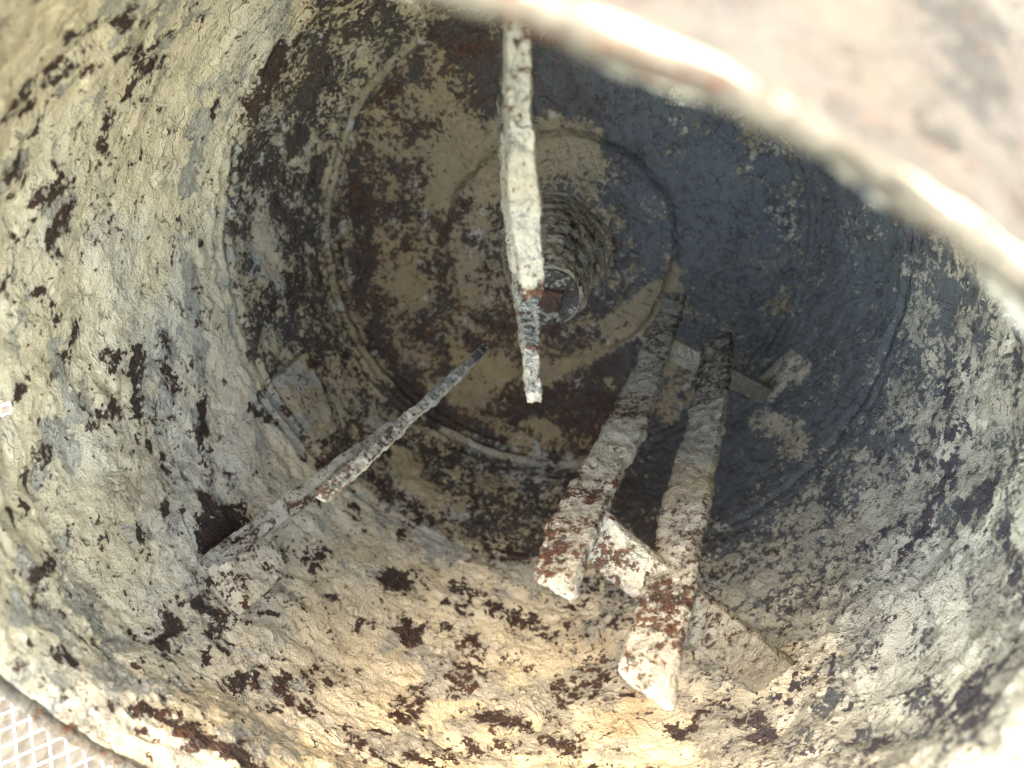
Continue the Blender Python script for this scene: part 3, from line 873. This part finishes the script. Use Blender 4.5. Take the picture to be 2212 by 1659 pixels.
wall_plate(PR, 'foot_plate', [(1652, 1400), (1832, 1362), (1850, 1500), (1660, 1530)], .0022, paint=(.36, .05, .32), paintb=(.05, .4, .5), seed=6., rough=1.4)

# ---- left paddle: the same, seen nearly edge-on
PL = root('mixing_paddle', 'thin slanting paddle seen edge-on, its foot plate bolted to the lower left wall',
          'mixer paddle', at(500., 1260., wall_d(500, 1260)), group='paddles inside the drum')
wl = wall_d(450, 1222)
flat_bar(PL, 'strap', [(446, 1214, wl - .006), (560, 1132, wl + .03), (720, 1014, wl + .075), (850, 915, .600)], [26, 28, 24, 16], .012, tilt=16, seed=5., rough=.9,
         paint=[(0, .40, .0, .15, .05, 1.), (.3, .42, .0, .25, .05, .6), (.7, .36, .1, .45, .2, .5), (1, .5, .3, .6, .6, .9)])
flat_bar(PL, 'paddle_bar', [(474, 1214, wl - .006), (600, 1124, wl + .035), (720, 1040, wl + .075), (860, 926, .535), (960, 838, .60), (1035, 766, .660)], [20, 22, 19, 17, 15, 9], .010, tilt=8, seed=15., rough=.8,
         paint=[(0, .38, .0, .12, .0, 1.), (.25, .66, .0, .25, .0, 1.), (.5, .5, .1, .4, .1, .8), (.8, .3, .4, .7, .2, .3), (1, .2, .7, .7, .1, .2)])
flat_bar(PL, 'paddle_bar', [(700, 1066, .405), (790, 993, .440), (880, 908, .485), (960, 836, .530), (1044, 756, .580)], [29, 27, 26, 22, 17], .011, tilt=8, seed=25., rough=1.1,
         paint=[(0, .56, .0, .05, .05, 1.), (.12, .50, .0, .05, .0, 1.), (.3, .56, .0, .2, .0, .6), (.55, .34, .1, .5, .1, .3), (.8, .2, .25, .7, .1, .2), (1, .2, .6, .7, .1, .1)])
_, fp, fn = wall_plate(PL, 'foot_plate', [(430, 1208), (556, 1150), (604, 1256), (512, 1340)], .0160, paint=(.34, .0, .22), paintb=(.15, .8, 0), seed=13., rnd=.2)
bp_, bn_, _t = unproj(np.array([552.]), np.array([1262.]))
bolt(PL, bp_[0] + fn * .0005, fn, .0125, .0065, dome=True, name='bolt', mat=M_DRUM, paint=(.66, .1, .6), label='mortar covered round bolt head')
pl2, pp, pn = wall_plate(PL, 'foot_plate', [(580, 815), (648, 756), (720, 940), (674, 970)], .0120, dull=.60, paint=(.20, .06, .50), paintb=(.45, .3, 0), seed=23., rnd=.25)
bp_, bn_, _t = unproj(np.array([655.]), np.array([793.]))
bolt(PL, bp_[0] + pn * .0085, pn, .0060, .006, dome=True, paint=(.45, .9, .2), label='small round black bolt end')

# ---- top paddle: edge-on, its bars hanging down across the middle of the view
PT = root('mixing_paddle', 'bright cream paddle seen edge-on, hanging down in front of the hub',
          'mixer paddle', at(1105., -150., .36), group='paddles inside the drum')
flat_bar(PT, 'paddle_bar', [(1104, -60, .300), (1112, 60, .310), (1122, 250, .330), (1124, 350, .342), (1132, 470, .356), (1142, 560, .368), (1146, 624, .376)], [46, 48, 54, 66, 64, 54, 46], .022, tilt=5, seed=35., rough=1.0,
         paint=[(0, .25, .0, .2, .0, .8), (.35, .36, .0, .35, .0, .8), (.5, .30, .0, .30, .1, .6), (.6, .34, .0, .25, .3, .6), (.68, .25, .0, .1, .05, .8), (.95, .30, .0, .05, .0, 1.), (.985, .9, .0, .05, .0, 1.), (1, .8, .0, .05, .0, 1.)])
flat_bar(PT, 'strap', [(1094, 120, .40), (1096, 300, .412), (1106, 480, .425), (1120, 580, .432)], [26, 36, 34, 26], .014, tilt=12, seed=45., rough=1.0,
         paint=[(0, .2, .7, .7, .1, .2), (.35, .2, .5, .75, .1, .2), (.6, .2, .0, .4, .0, .4), (1, .2, .0, .2, .0, .5)])
flat_bar(PT, 'paddle_bar', [(1134, 560, .440), (1139, 640, .430), (1145, 720, .420), (1146, 770, .414), (1149, 815, .408), (1155, 856, .402)], [50, 54, 46, 33, 33, 33], .013, tilt=8, seed=55., rough=.9,
         paint=[(0, .3, .1, .3, .0, .6), (.35, .42, .30, .50, .0, .6), (.55, .40, .55, .6, .0, .6), (.66, .30, .3, .4, .0, .9), (.69, .85, .2, .2, .0, 1.), (.74, .2, .0, .05, .0, 1.), (.84, .45, .0, .05, .1, 1.), (.88, .72, .0, .1, .1, 1.), (.95, .45, .0, .05, .0, 1.), (1, .2, .0, .0, .0, 1.)])

# ---- plates and bolts that belong to the drum itself
_, pp, pn = wall_plate(DR, 'bolt_plate', [(935, 1085), (1010, 1070), (1046, 1110), (975, 1142)], .0050, dull=.7, paint=(.3, .2, .45), paintb=(.35, .4, 0), seed=33., rnd=.3)
bp_, bn_, _t = unproj(np.array([1018.]), np.array([1100.]))
bolt(DR, bp_[0] + pn * .004, pn, .0075, .006, dome=True, paint=(.5, .5, .4), name='bolt')
for o in list(bpy.data.objects):
    if '_origin' in o: del o['_origin']
